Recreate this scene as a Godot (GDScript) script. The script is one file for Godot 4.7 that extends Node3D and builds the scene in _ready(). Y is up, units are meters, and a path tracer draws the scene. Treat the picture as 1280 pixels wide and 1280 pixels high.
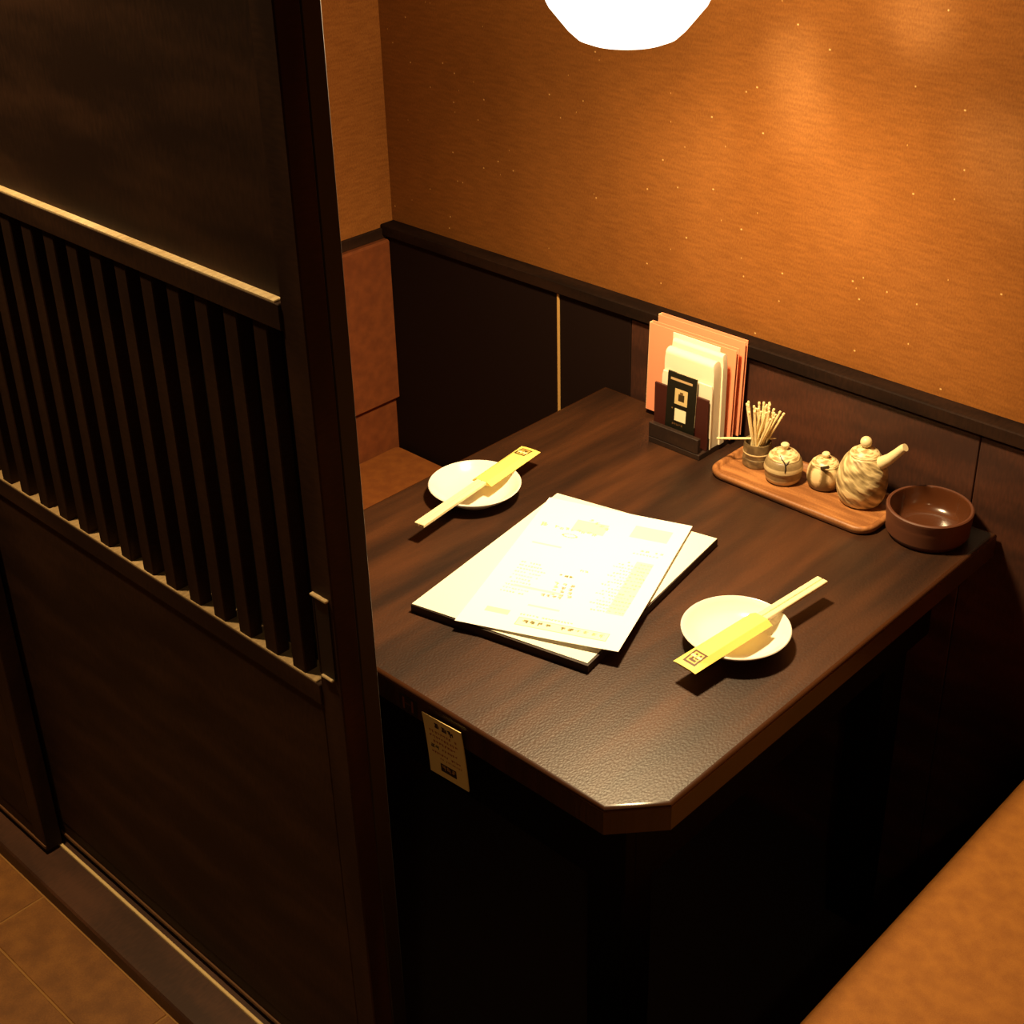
extends Node3D
# A dining booth with a low table behind a sliding lattice door. Table-top corner is the origin of the plan, T lifts it above the aisle floor.

const T := 0.53

# ------------------------------------------------------------------ mesh building
class MB:
	var v := PackedVector3Array()
	var w := PackedVector2Array()
	func t(a: Vector3, b: Vector3, c: Vector3, ua := Vector2.ZERO, ub := Vector2.ZERO, uc := Vector2.ZERO) -> void:
		v.append(a); v.append(b); v.append(c)
		w.append(ua); w.append(ub); w.append(uc)
	func q(a: Vector3, b: Vector3, c: Vector3, d: Vector3, ua := Vector2.ZERO, ub := Vector2.ZERO, uc := Vector2.ZERO, ud := Vector2.ZERO) -> void:
		t(a, b, c, ua, ub, uc); t(a, c, d, ua, uc, ud)
	func mesh(m: Material, crease := 38.0) -> ArrayMesh:
		var n := v.size()
		var fn := PackedVector3Array()
		var near := {}
		for i in range(0, n, 3):
			var k := (v[i + 1] - v[i]).cross(v[i + 2] - v[i])
			fn.append(k)
			for j in 3:
				var key := Vector3i((v[i + j] * 20000.0).round())
				if not near.has(key):
					near[key] = PackedInt32Array()
				near[key].append(i / 3)
		var st := SurfaceTool.new()
		st.begin(Mesh.PRIMITIVE_TRIANGLES)
		var cc := cos(deg_to_rad(crease))
		for i in range(0, n, 3):
			var f: Vector3 = fn[i / 3]
			if f.length_squared() < 1e-20:
				continue
			var fu := f.normalized()
			for j in [0, 2, 1]:
				var s := Vector3.ZERO
				for o in near[Vector3i((v[i + j] * 20000.0).round())]:
					var g: Vector3 = fn[o]
					if g.length_squared() > 1e-20 and g.normalized().dot(fu) >= cc:
						s += g
				st.set_normal(s.normalized() if s.length_squared() > 1e-20 else fu)
				st.set_uv(w[i + j])
				st.add_vertex(v[i + j])
		st.generate_tangents()
		st.set_material(m)
		return st.commit()

# stack of closed rings, each running anticlockwise seen from above (or from where the path heads)
func rings(mb: MB, L: Array, cap0 := true, cap1 := true, us := 1.0, vs := 1.0) -> void:
	var n: int = L[0].size()
	var vv := 0.0
	for i in L.size() - 1:
		var a: PackedVector3Array = L[i]
		var b: PackedVector3Array = L[i + 1]
		var v2 := vv + 1.0 / (L.size() - 1)
		for j in n:
			var k := (j + 1) % n
			var u0 := us * j / n
			var u1 := us * (j + 1) / n
			mb.q(a[j], a[k], b[k], b[j], Vector2(u0, vv * vs), Vector2(u1, vv * vs), Vector2(u1, v2 * vs), Vector2(u0, v2 * vs))
		vv = v2
	for e in 2:
		if (e == 0 and not cap0) or (e == 1 and not cap1):
			continue
		var r: PackedVector3Array = L[0] if e == 0 else L[L.size() - 1]
		var c := Vector3.ZERO
		for p in r:
			c += p / n
		for j in n:
			var k := (j + 1) % n
			var uc := Vector2(c.x, c.z)
			var uj := Vector2(r[j].x, r[j].z)
			var uk := Vector2(r[k].x, r[k].z)
			if e == 0:
				mb.t(c, r[k], r[j], uc, uk, uj)
			else:
				mb.t(c, r[j], r[k], uc, uj, uk)

func lathe(mb: MB, prof: Array, seg := 40, at := Vector3.ZERO, wob := 0.0, us := 1.0) -> void:
	var L := []
	for p in prof:
		var r := PackedVector3Array()
		for j in seg:
			var a := TAU * j / seg
			var rr: float = p.x * (1.0 + wob * sin(3.0 * a + p.y * 90.0))
			r.append(at + Vector3(cos(a) * rr, p.y, -sin(a) * rr))
		L.append(r)
	rings(mb, L, false, false, us, 1.0)

func tube(mb: MB, pts: Array, rad: Array, seg := 10) -> void:
	var L := []
	for i in pts.size():
		var d: Vector3 = (pts[mini(i + 1, pts.size() - 1)] - pts[maxi(i - 1, 0)]).normalized()
		var s := d.cross(Vector3.UP if absf(d.y) < 0.95 else Vector3.RIGHT).normalized()
		var u := s.cross(d).normalized()
		var r := PackedVector3Array()
		for j in seg:
			var a := TAU * j / seg
			r.append(pts[i] + (s * cos(a) + u * sin(a)) * rad[i] * 1.0)
		# orient anticlockwise round d
		if (r[1] - r[0]).cross(r[2] - r[1]).dot(d) < 0.0:
			r.reverse()
		L.append(r)
	rings(mb, L)

# chamfered box; g is the axis along which the grain (texture u) runs, s its scale
func cbox(mb: MB, lo: Vector3, hi: Vector3, bev := 0.002, g := 0, s := 1.0, xf := Transform3D()) -> void:
	var c := (lo + hi) * 0.5
	var h := (hi - lo) * 0.5
	bev = minf(bev, minf(h.x, minf(h.y, h.z)) * 0.45)
	var pt := func(sg: Vector3, ax: int) -> Vector3:
		var p := Vector3()
		for k in 3:
			p[k] = sg[k] * (h[k] if k == ax else h[k] - bev)
		return c + p
	var put := func(ps: Array, ax: int) -> void:
		var mid := Vector3.ZERO
		for p in ps:
			mid += p / ps.size()
		var nn: Vector3 = (ps[1] - ps[0]).cross(ps[2] - ps[0])
		if nn.dot(mid - c) < 0.0:
			ps.reverse()
		var uv := []
		for p in ps:
			var a := 0
			var b := 1
			if ax == g:
				a = (g + 1) % 3; b = (g + 2) % 3
			else:
				a = g; b = 3 - g - ax
			uv.append(Vector2(p[a], p[b]) * s)
		for i in ps.size():
			ps[i] = xf * ps[i]
		if ps.size() == 4:
			mb.q(ps[0], ps[1], ps[2], ps[3], uv[0], uv[1], uv[2], uv[3])
		else:
			mb.t(ps[0], ps[1], ps[2], uv[0], uv[1], uv[2])
	for ax in 3:
		var b := (ax + 1) % 3
		var d := (ax + 2) % 3
		for sg in [-1.0, 1.0]:
			var f := []
			for k in [[-1, -1], [1, -1], [1, 1], [-1, 1]]:
				var e := Vector3()
				e[ax] = sg; e[b] = k[0]; e[d] = k[1]
				f.append(pt.call(e, ax))
			put.call(f, ax)
		for s1 in [-1.0, 1.0]:
			for s2 in [-1.0, 1.0]:
				var e0 := Vector3(); var e1 := Vector3()
				e0[b] = s1; e0[d] = s2; e0[ax] = -1.0
				e1 = e0; e1[ax] = 1.0
				put.call([pt.call(e0, b), pt.call(e1, b), pt.call(e1, d), pt.call(e0, d)], b)
	for x in [-1.0, 1.0]:
		for y in [-1.0, 1.0]:
			for z in [-1.0, 1.0]:
				var e := Vector3(x, y, z)
				put.call([pt.call(e, 0), pt.call(e, 1), pt.call(e, 2)], 0)

func rrect(hx: float, hz: float, r: float, y: float, at := Vector3.ZERO, seg := 6) -> PackedVector3Array:
	var o := PackedVector3Array()
	var cs := [[1, -1, 0.0], [-1, -1, PI / 2], [-1, 1, PI], [1, 1, PI * 1.5]]
	for c in cs:
		for i in seg + 1:
			var a: float = c[2] + PI / 2 * i / seg
			o.append(at + Vector3(c[0] * (hx - r) + cos(a) * r, y, c[1] * (hz - r) - sin(a) * r))
	return o

func inset(poly: PackedVector2Array, d: float) -> PackedVector2Array:   # convex polygon of x, -z pairs run anticlockwise
	var o := PackedVector2Array()
	var n := poly.size()
	for i in n:
		var a := poly[(i + n - 1) % n]
		var b := poly[i]
		var c := poly[(i + 1) % n]
		var n1 := Vector2(-(b - a).y, (b - a).x).normalized()
		var n2 := Vector2(-(c - b).y, (c - b).x).normalized()
		var k := (n1 + n2).normalized()
		o.append(b + k * d / k.dot(n1))
	return o

# ------------------------------------------------------------------ scene tree
var used := {}
func numbered(called: String) -> String:
	var n: int = used.get(called, 0)
	used[called] = n + 1
	return called if n == 0 else "%s_%03d" % [called, n]

func tag(o: Node, label: String, category: String, group := "", kind := "") -> void:
	o.set_meta("label", label)
	o.set_meta("category", category)
	if group != "":
		o.set_meta("group", group)
	if kind != "":
		o.set_meta("kind", kind)

func thing(called: String, label: String, category: String, at := Vector3.ZERO, turn := 0.0, group := "", kind := "") -> Node3D:
	var o := Node3D.new()
	o.name = numbered(called)
	add_child(o)
	o.position = at + Vector3(0, T, 0)
	o.rotation.y = turn
	tag(o, label, category, group, kind)
	return o

func part(parent: Node, called: String, mb: MB, m: Material, crease := 38.0, label := "") -> MeshInstance3D:
	var o := MeshInstance3D.new()
	o.name = called
	o.mesh = mb.mesh(m, crease)
	parent.add_child(o, true)
	if label != "":
		o.set_meta("label", label)
	return o

func boxpart(parent: Node, called: String, lo: Vector3, hi: Vector3, m: Material, bev := 0.002, g := 0, s := 1.0, label := "") -> MeshInstance3D:
	var mb := MB.new()
	cbox(mb, lo, hi, bev, g, s)
	return part(parent, called, mb, m, 20.0, label)

# ------------------------------------------------------------------ textures
func noise(w: int, h: int, freq: float, sd: int, oct := 3) -> Image:
	var n := FastNoiseLite.new()
	n.seed = sd
	n.noise_type = FastNoiseLite.TYPE_SIMPLEX_SMOOTH
	n.frequency = freq
	n.fractal_octaves = oct
	var im := n.get_seamless_image(w, h)
	im.convert(Image.FORMAT_L8)
	return im

func stretched(w: int, h: int, nw: int, nh: int, freq: float, sd: int, oct := 3) -> Image:
	var im := noise(nw, nh, freq, sd, oct)
	im.resize(w, h, Image.INTERPOLATE_CUBIC)
	return im

# weighted sum of grey layers, pushed through a two colour ramp
func ramp(layers: Array, weights: Array, c0: Color, c1: Color, lo := 0.0, hi := 1.0) -> Image:
	var w: int = layers[0].get_width()
	var h: int = layers[0].get_height()
	var out := PackedByteArray()
	out.resize(w * h * 3)
	var d := []
	for l in layers:
		d.append(l.get_data())
	var lut := PackedByteArray()
	for i in 256:
		var k := clampf((i / 255.0 - lo) / (hi - lo), 0, 1)
		var c := c0.lerp(c1, k)
		lut.append(int(c.r * 255)); lut.append(int(c.g * 255)); lut.append(int(c.b * 255))
	for i in w * h:
		var s := 0.0
		for k in d.size():
			s += d[k][i] * weights[k]
		var z := clampi(int(s), 0, 255) * 3
		out[i * 3] = lut[z]; out[i * 3 + 1] = lut[z + 1]; out[i * 3 + 2] = lut[z + 2]
	return Image.create_from_data(w, h, false, Image.FORMAT_RGB8, out)

func texture(im: Image) -> ImageTexture:
	im.generate_mipmaps()
	return ImageTexture.create_from_image(im)

func normals(im: Image, strength: float) -> ImageTexture:
	var k: Image = im.duplicate()
	k.convert(Image.FORMAT_RGBA8)
	k.bump_map_to_normal_map(strength)
	return texture(k)

func mat(called: String, c: Color, rough := 0.6, tex: Texture2D = null, nrm: Texture2D = null, ns := 1.0, metal := 0.0) -> StandardMaterial3D:
	var m := StandardMaterial3D.new()
	m.resource_name = called
	m.albedo_color = c
	m.roughness = rough
	m.metallic = metal
	if tex:
		m.albedo_texture = tex
	if nrm:
		m.normal_enabled = true
		m.normal_texture = nrm
		m.normal_scale = ns
	return m

func glyph(im: Image, rng: RandomNumberGenerator, x: int, y: int, s: int, c: Color, t := 1) -> void:   # brush-like strokes of a character too small to read
	for k in rng.randi_range(2, 3):
		var yy := y + int(s * (0.1 + 0.8 * k / 3.0))
		im.fill_rect(Rect2i(x + rng.randi_range(0, s / 4), yy, int(s * rng.randf_range(0.5, 0.85)), t), c)
	for k in rng.randi_range(1, 3):
		var xx := x + int(s * rng.randf_range(0.15, 0.8))
		im.fill_rect(Rect2i(xx, y + rng.randi_range(0, s / 4), t, int(s * rng.randf_range(0.5, 0.85))), c)

func line_of(im: Image, rng: RandomNumberGenerator, x: int, y: int, w: int, s: int, c: Color, t := 1) -> void:
	var xx := x
	while xx + s <= x + w:
		if rng.randf() < 0.9:
			glyph(im, rng, xx, y, s, c, t)
		xx += int(s * 1.15)

var M := {}

func make_materials() -> void:
	var streak := stretched(512, 1024, 512, 64, 0.035, 3, 4)       # grain along v
	var broad := stretched(512, 1024, 256, 32, 0.03, 9, 3)
	var fine := noise(512, 1024, 0.25, 21, 2)
	var top := ramp([streak, broad, fine], [0.45, 0.45, 0.1], Color(0.14, 0.075, 0.035), Color(0.285, 0.16, 0.075), 0.25, 0.78)
	var pits := stretched(1024, 1024, 1024, 640, 0.22, 33, 2)
	M.table = mat("dark_table_wood", Color(1, 1, 1), 0.43, texture(top), normals(pits, 2.0), 0.14)
	M.table.metallic_specular = 0.5
	M.edgeband = mat("smooth_table_edge_wood", Color(0.23, 0.125, 0.06), 0.26)
	var gx := stretched(1024, 256, 64, 256, 0.05, 13, 4)           # grain along u
	var gn := noise(1024, 256, 0.2, 14, 2)
	M.black = mat("black_stained_wood", Color(1, 1, 1), 0.62, texture(ramp([gx, gn], [0.7, 0.3], Color(0.165, 0.10, 0.07), Color(0.25, 0.16, 0.11), 0.3, 0.75)))
	M.black.metallic_specular = 0.3
	M.blackplain = mat("black_lacquered_wood", Color(0.09, 0.065, 0.05), 0.55)
	M.worn = mat("worn_and_lit_edge_wood", Color(1, 1, 1), 0.5, texture(ramp([gx, gn], [0.6, 0.4], Color(0.78, 0.66, 0.48), Color(0.96, 0.86, 0.68), 0.3, 0.75)))
	M.worndim = mat("dimmed_worn_rail_edge_wood", Color(1, 1, 1), 0.55, texture(ramp([gx, gn], [0.6, 0.4], Color(0.58, 0.47, 0.32), Color(0.76, 0.64, 0.46), 0.3, 0.75)))  # darker copy of the rail edge wood, weaker light put into its colour
	M.edge = mat("brown_bottom_edge_wood", Color(0.42, 0.27, 0.15), 0.55)
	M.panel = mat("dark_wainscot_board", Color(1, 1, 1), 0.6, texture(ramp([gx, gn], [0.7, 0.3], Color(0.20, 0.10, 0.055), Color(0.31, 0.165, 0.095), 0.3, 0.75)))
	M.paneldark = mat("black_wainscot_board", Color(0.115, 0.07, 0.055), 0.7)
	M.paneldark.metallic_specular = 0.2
	M.cap = mat("dark_cap_board", Color(1, 1, 1), 0.75, texture(ramp([gx, gn], [0.7, 0.3], Color(0.10, 0.06, 0.04), Color(0.17, 0.105, 0.07), 0.3, 0.75)))
	M.cap.metallic_specular = 0.2
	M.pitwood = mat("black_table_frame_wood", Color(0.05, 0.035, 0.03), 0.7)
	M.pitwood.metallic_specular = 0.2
	var wl := stretched(2048, 1024, 128, 1024, 0.3, 5, 3)
	var wb := noise(2048, 1024, 0.006, 6, 3)
	var wf := noise(2048, 1024, 0.35, 7, 2)
	var wi := ramp([wl, wb, wf], [0.35, 0.15, 0.5], Color(0.46, 0.275, 0.115), Color(0.59, 0.37, 0.165), 0.2, 0.8)
	var rng := RandomNumberGenerator.new()
	rng.seed = 5
	for i in 500:                                                   # pale flecks in the paper, their sparkle put into the colour
		var x := rng.randi_range(2, 2040)
		var y := rng.randi_range(2, 1020)
		wi.fill_rect(Rect2i(x, y, rng.randi_range(1, 3), 1), Color(0.95, 0.78, 0.5))
	M.paper = mat("washi_wallpaper", Color(1, 1, 1), 0.8, texture(wi))
	M.paper.metallic_specular = 0.2
	M.sidepaper = mat("side_wall_paper", Color(1, 1, 1), 0.85, texture(ramp([wl, wb, wf], [0.35, 0.15, 0.5], Color(0.54, 0.33, 0.15), Color(0.70, 0.45, 0.22), 0.2, 0.8)))
	M.sidepaper.metallic_specular = 0.2
	var tn := noise(512, 512, 0.3, 41, 2)
	var tb := noise(512, 512, 0.02, 42, 3)
	M.seat = mat("tan_seat_covering", Color(1, 1, 1), 0.8, texture(ramp([tn, tb], [0.5, 0.5], Color(0.585, 0.355, 0.10), Color(0.675, 0.43, 0.14), 0.25, 0.75)))
	M.seatdark = mat("brown_seat_covering", Color(1, 1, 1), 0.8, texture(ramp([tn, tb], [0.5, 0.5], Color(0.52, 0.28, 0.08), Color(0.61, 0.35, 0.11), 0.25, 0.75)))
	M.back = mat("backrest_covering", Color(1, 1, 1), 0.8, texture(ramp([tn, tb], [0.5, 0.5], Color(0.46, 0.225, 0.08), Color(0.56, 0.295, 0.115), 0.25, 0.75)))
	M.sill = mat("worn_sill_wood", Color(1, 1, 1), 0.5, texture(ramp([gx, gn], [0.7, 0.3], Color(0.24, 0.14, 0.09), Color(0.34, 0.205, 0.135), 0.3, 0.75)))
	M.tile = mat("brown_floor_tile", Color(1, 1, 1), 0.55, texture(ramp([tn, tb], [0.4, 0.6], Color(0.46, 0.28, 0.11), Color(0.58, 0.37, 0.15), 0.25, 0.75)))
	M.grout = mat("floor_grout", Color(0.60, 0.42, 0.20), 0.8)
	M.pit = mat("dark_pit_floor", Color(0.10, 0.075, 0.06), 0.8)
	M.ceil = mat("dark_ceiling_board", Color(0.22, 0.15, 0.09), 0.8)
	M.brass = mat("brass_track", Color(0.98, 0.84, 0.60), 0.42, null, null, 1.0, 0.25)
	M.strip = mat("pale_joint_strip", Color(0.80, 0.62, 0.36), 0.5)
	M.white = mat("white_glazed_porcelain", Color(0.93, 0.91, 0.86), 0.18)
	M.chop = mat("pale_chopstick_wood", Color(0.93, 0.86, 0.68), 0.6)
	M.pick = mat("pale_toothpick_wood", Color(0.95, 0.86, 0.64), 0.6)
	M.bowl = mat("brown_glazed_ceramic", Color(0.30, 0.16, 0.08), 0.22)
	M.bowl.clearcoat_enabled = true
	M.bowl.clearcoat_roughness = 0.12
	M.bowlout = mat("brown_rough_ceramic", Color(0.33, 0.17, 0.085), 0.6)
	M.tray = mat("oak_tray_wood", Color(1, 1, 1), 0.5, texture(ramp([gx, gn], [0.75, 0.25], Color(0.50, 0.31, 0.16), Color(0.68, 0.46, 0.26), 0.3, 0.75)))
	M.cover = mat("menu_cover_black", Color(0.17, 0.11, 0.075), 0.55)
	M.cream = mat("cream_menu_page", Color(0.96, 0.93, 0.84), 0.6)
	M.napkin = mat("napkin_paper", Color(0.93, 0.88, 0.76), 0.9)
	M.pink = mat("salmon_card", Color(0.95, 0.60, 0.44), 0.6)
	M.pinkedge = mat("salmon_card_lining", Color(0.97, 0.80, 0.62), 0.6)
	M.redbrown = mat("red_brown_card", Color(0.24, 0.085, 0.05), 0.5)
	M.holder = mat("holder_wood", Color(1, 1, 1), 0.45, texture(ramp([gx, gn], [0.7, 0.3], Color(0.15, 0.10, 0.075), Color(0.26, 0.175, 0.12), 0.3, 0.75)))
	M.shade = mat("glowing_opal_glass", Color(0.95, 0.92, 0.85), 0.4)
	M.shade.emission_enabled = true
	M.shade.emission = Color(1.0, 0.95, 0.86)
	M.shade.emission_energy_multiplier = 2.2
	M.lens = mat("glowing_lens", Color(0.95, 0.92, 0.85), 0.4)
	M.lens.emission_enabled = true
	M.lens.emission = Color(1.0, 0.86, 0.64)
	M.lens.emission_energy_multiplier = 3.0
	make_prints()
	make_glazes()

func make_prints() -> void:
	var rng := RandomNumberGenerator.new()
	rng.seed = 77
	# menu sheet, 512 x 768: u across, v down
	var W := 512
	var H := 768
	var im := Image.create(W, H, false, Image.FORMAT_RGB8)
	im.fill(Color(0.97, 0.965, 0.95))
	var pale := Color(0.94, 0.90, 0.76)
	var tan_ink := Color(0.82, 0.72, 0.52)
	var pink := Color(0.84, 0.55, 0.46)
	var dark := Color(0.47, 0.45, 0.28)
	var at := func(u: float, v: float, w: float, h: float) -> Rect2i: return Rect2i(int(u * W), int(v * H), int(w * W), int(h * H))
	im.fill_rect(at.call(0.28, 0.13, 0.22, 0.09), Color(0.95, 0.91, 0.78))
	im.fill_rect(at.call(0.66, 0.085, 0.25, 0.10), Color(0.955, 0.93, 0.80))
	glyph(im, rng, 32, 152, 28, tan_ink, 4)
	for i in 8:
		glyph(im, rng, 85 + i * 19, 158 + (i % 2) * 6, 17, tan_ink, 2)
	for i in 4:
		glyph(im, rng, 180 + i * 22, 80 + i * 12, 18, tan_ink, 2)
	for i in 16:
		var a := TAU * i / 16.0
		im.fill_rect(Rect2i(int(150 + cos(a) * 24), int(203 + sin(a) * 10), 7, 3), dark if sin(a) > 0.3 else tan_ink)
	line_of(im, rng, 400, 205, 80, 14, tan_ink, 2)
	line_of(im, rng, 380, 228, 90, 10, tan_ink, 1)
	for i in 17:
		line_of(im, rng, 372 - (i % 3) * 14, 286 + i * 18, 92 + (i % 3) * 14, 9, pale.lerp(tan_ink, rng.randf_range(0.1, 0.7)), 2)
	im.fill_rect(at.call(0.80, 0.36, 0.11, 0.40), Color(0.955, 0.925, 0.80))
	for i in 15:
		line_of(im, rng, 412, 286 + i * 20, 54, 10, pale.lerp(tan_ink, rng.randf_range(0.3, 0.8)), 2)
	for i in 10:
		line_of(im, rng, 62, 396 + i * 19, 90 + rng.randi_range(-20, 20), 9, pale.lerp(tan_ink, rng.randf_range(0.0, 0.6)), 2)
	line_of(im, rng, 256, 380, 40, 14, tan_ink, 2)
	line_of(im, rng, 205, 425, 50, 14, dark, 3)
	for k in 3:
		for i in 4:
			glyph(im, rng, 205 + k * 26 + i * 4, 470 + i * 20, 17, pink if k > 0 else tan_ink, 3)
	line_of(im, rng, 190, 545, 70, 16, pink, 3)
	for r in [[0.18, 0.685, 0.30, 0.015], [0.34, 0.80, 0.2, 0.012], [0.1, 0.36, 0.2, 0.012]]:
		im.fill_rect(at.call(r[0], r[1], r[2], r[3]), Color(0.95, 0.92, 0.80))
	line_of(im, rng, 170, 668, 170, 9, tan_ink, 2)
	im.fill_rect(at.call(0.12, 0.865, 0.15, 0.035), Color(0.94, 0.90, 0.75))
	im.fill_rect(at.call(0.34, 0.895, 0.56, 0.055), tan_ink)
	im.fill_rect(at.call(0.344, 0.898, 0.552, 0.049), Color(0.955, 0.935, 0.83))
	for i in 11:
		if i != 4:
			glyph(im, rng, 190 + i * 24, 695, 20, dark if i < 7 else tan_ink.lerp(dark, 0.5), 4 if i < 7 else 2)
	M.sheet = mat("printed_menu_sheet", Color(1, 1, 1), 0.35, texture(im))
	# black upright card
	im = Image.create(128, 256, false, Image.FORMAT_RGB8)
	im.fill(Color(0.085, 0.075, 0.045))
	im.fill_rect(Rect2i(14, 20, 96, 9), Color(0.75, 0.62, 0.45))
	im.fill_rect(Rect2i(36, 56, 56, 58), Color(0.82, 0.72, 0.50))
	im.fill_rect(Rect2i(52, 74, 26, 26), Color(0.22, 0.17, 0.09))
	im.fill_rect(Rect2i(58, 66, 14, 10), Color(0.40, 0.30, 0.18))
	im.fill_rect(Rect2i(40, 130, 50, 46), Color(0.95, 0.90, 0.75))
	line_of(im, rng, 24, 130, 14, 8, Color(0.5, 0.38, 0.2), 2)
	line_of(im, rng, 30, 186, 70, 9, Color(0.40, 0.28, 0.15), 2)
	line_of(im, rng, 42, 214, 44, 8, Color(0.62, 0.48, 0.30), 2)
	M.card = mat("black_printed_card", Color(1, 1, 1), 0.4, texture(im))
	# notice on the apron
	im = Image.create(192, 256, false, Image.FORMAT_RGB8)
	im.fill(Color(0.93, 0.82, 0.52))
	var ink := Color(0.20, 0.09, 0.05)
	var red := Color(0.60, 0.20, 0.10)
	for i in 3:
		glyph(im, rng, 56 + i * 32, 18 + i * 2, 28, ink, 6)
	line_of(im, rng, 22, 58, 150, 13, red, 2)
	line_of(im, rng, 22, 80, 150, 13, red, 2)
	line_of(im, rng, 22, 102, 130, 13, red, 2)
	for i in 2:
		glyph(im, rng, 18 + i * 24, 122, 22, ink, 4)
	line_of(im, rng, 76, 126, 96, 12, red, 2)
	line_of(im, rng, 22, 152, 146, 11, red, 2)
	line_of(im, rng, 60, 172, 110, 9, red, 1)
	im.fill_rect(Rect2i(58, 196, 78, 34), Color(0.16, 0.10, 0.06))
	for i in 3:
		glyph(im, rng, 62 + i * 25, 200, 22, Color(0.80, 0.62, 0.30), 3)
	M.notice = mat("printed_notice_paper", Color(1, 1, 1), 0.7, texture(im))
	# chopstick sleeve: u across, v along, the framed stamp at one end
	im = Image.create(96, 384, false, Image.FORMAT_RGB8)
	im.fill(Color(0.96, 0.86, 0.44))
	var st := Color(0.33, 0.21, 0.08)
	im.fill_rect(Rect2i(22, 20, 52, 66), st)
	im.fill_rect(Rect2i(29, 28, 38, 50), Color(0.86, 0.72, 0.36))
	im.fill_rect(Rect2i(35, 34, 27, 9), st)
	im.fill_rect(Rect2i(37, 34, 8, 38), st)
	im.fill_rect(Rect2i(49, 48, 13, 7), st)
	im.fill_rect(Rect2i(55, 48, 7, 24), st)
	M.sleeve = mat("yellow_paper_sleeve", Color(1, 1, 1), 0.6, texture(im))
	# little label on the apron
	im = Image.create(64, 64, false, Image.FORMAT_RGB8)
	im.fill(Color(0.10, 0.07, 0.05))
	im.fill_rect(Rect2i(12, 8, 7, 48), Color(0.42, 0.22, 0.12))
	im.fill_rect(Rect2i(44, 8, 7, 48), Color(0.42, 0.22, 0.12))
	im.fill_rect(Rect2i(20, 26, 22, 6), Color(0.30, 0.17, 0.1))
	M.sticker = mat("dark_sticker", Color(1, 1, 1), 0.5, texture(im))

func make_glazes() -> void:
	# brushed glaze of the soy pot: pale slanting strokes over grey brown
	var w := 256
	var h := 128
	var n := noise(w, h, 0.02, 61, 3)
	var n2 := noise(w, h, 0.08, 62, 2)
	var n3 := stretched(w, h, 64, 128, 0.09, 63, 3)
	var im := Image.create(w, h, false, Image.FORMAT_RGB8)
	for y in h:
		for x in w:
			var k: float = n.get_pixel(x, y).r
			var y2 := posmod(y + int(x * 128.0 / w * 2.0 * 0.5), h)
			var s := sin(y * 0.33 + x * TAU * 2.0 / w + k * 5.0) * 0.5 + 0.5
			s = clampf(s * 0.55 + (n3.get_pixel(x, y2).r - 0.5) * 1.5 + 0.28, 0, 1)
			im.set_pixel(x, y, Color(0.50, 0.42, 0.28).lerp(Color(0.90, 0.81, 0.60), s))
	M.soy = mat("brushed_pot_glaze", Color(1, 1, 1), 0.4, texture(im), normals(im, 3.0), 0.7)
	# banded glaze of the first jar
	im = Image.create(w, h, false, Image.FORMAT_RGB8)
	for y in h:
		for x in w:
			var k: float = n2.get_pixel(x, y).r * 0.3 + n.get_pixel(x, y).r * 0.4
			var band := 1.0 if (y > 62 and y < 78) or (y > 22 and y < 32) else 0.3
			im.set_pixel(x, y, Color(0.42, 0.34, 0.22).lerp(Color(0.88, 0.78, 0.58), clampf(band * 0.7 + k * 0.5 - 0.12, 0, 1)))
	M.banded = mat("banded_grey_glaze", Color(1, 1, 1), 0.45, texture(im))
	# petal glaze of the second jar
	im = Image.create(w, h, false, Image.FORMAT_RGB8)
	for y in h:
		for x in w:
			var a := fmod(x / float(w) * 6.0, 1.0) - 0.5
			var b := (y - 70.0) / 36.0
			var p := a * a * 6.0 + b * b
			var s := clampf(1.5 - p * 1.4 + (n2.get_pixel(x, y).r - 0.5) * 0.5, 0, 1)
			im.set_pixel(x, y, Color(0.44, 0.35, 0.21).lerp(Color(0.90, 0.80, 0.60), s))
	M.petal = mat("petal_painted_glaze", Color(1, 1, 1), 0.45, texture(im))
	var lt := noise(128, 128, 0.05, 66, 3)
	M.lid = mat("pale_lid_glaze", Color(1, 1, 1), 0.4, texture(ramp([lt], [1.0], Color(0.64, 0.53, 0.35), Color(0.92, 0.83, 0.63), 0.3, 0.62)))
	M.knob = mat("cream_knob_glaze", Color(0.88, 0.80, 0.62), 0.35)
	M.twig = mat("dark_glaze_line", Color(0.16, 0.11, 0.06), 0.5)
	M.cup = mat("grey_cup_glaze", Color(1, 1, 1), 0.5, texture(ramp([lt], [1.0], Color(0.36, 0.29, 0.19), Color(0.55, 0.46, 0.31), 0.3, 0.7)))

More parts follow.
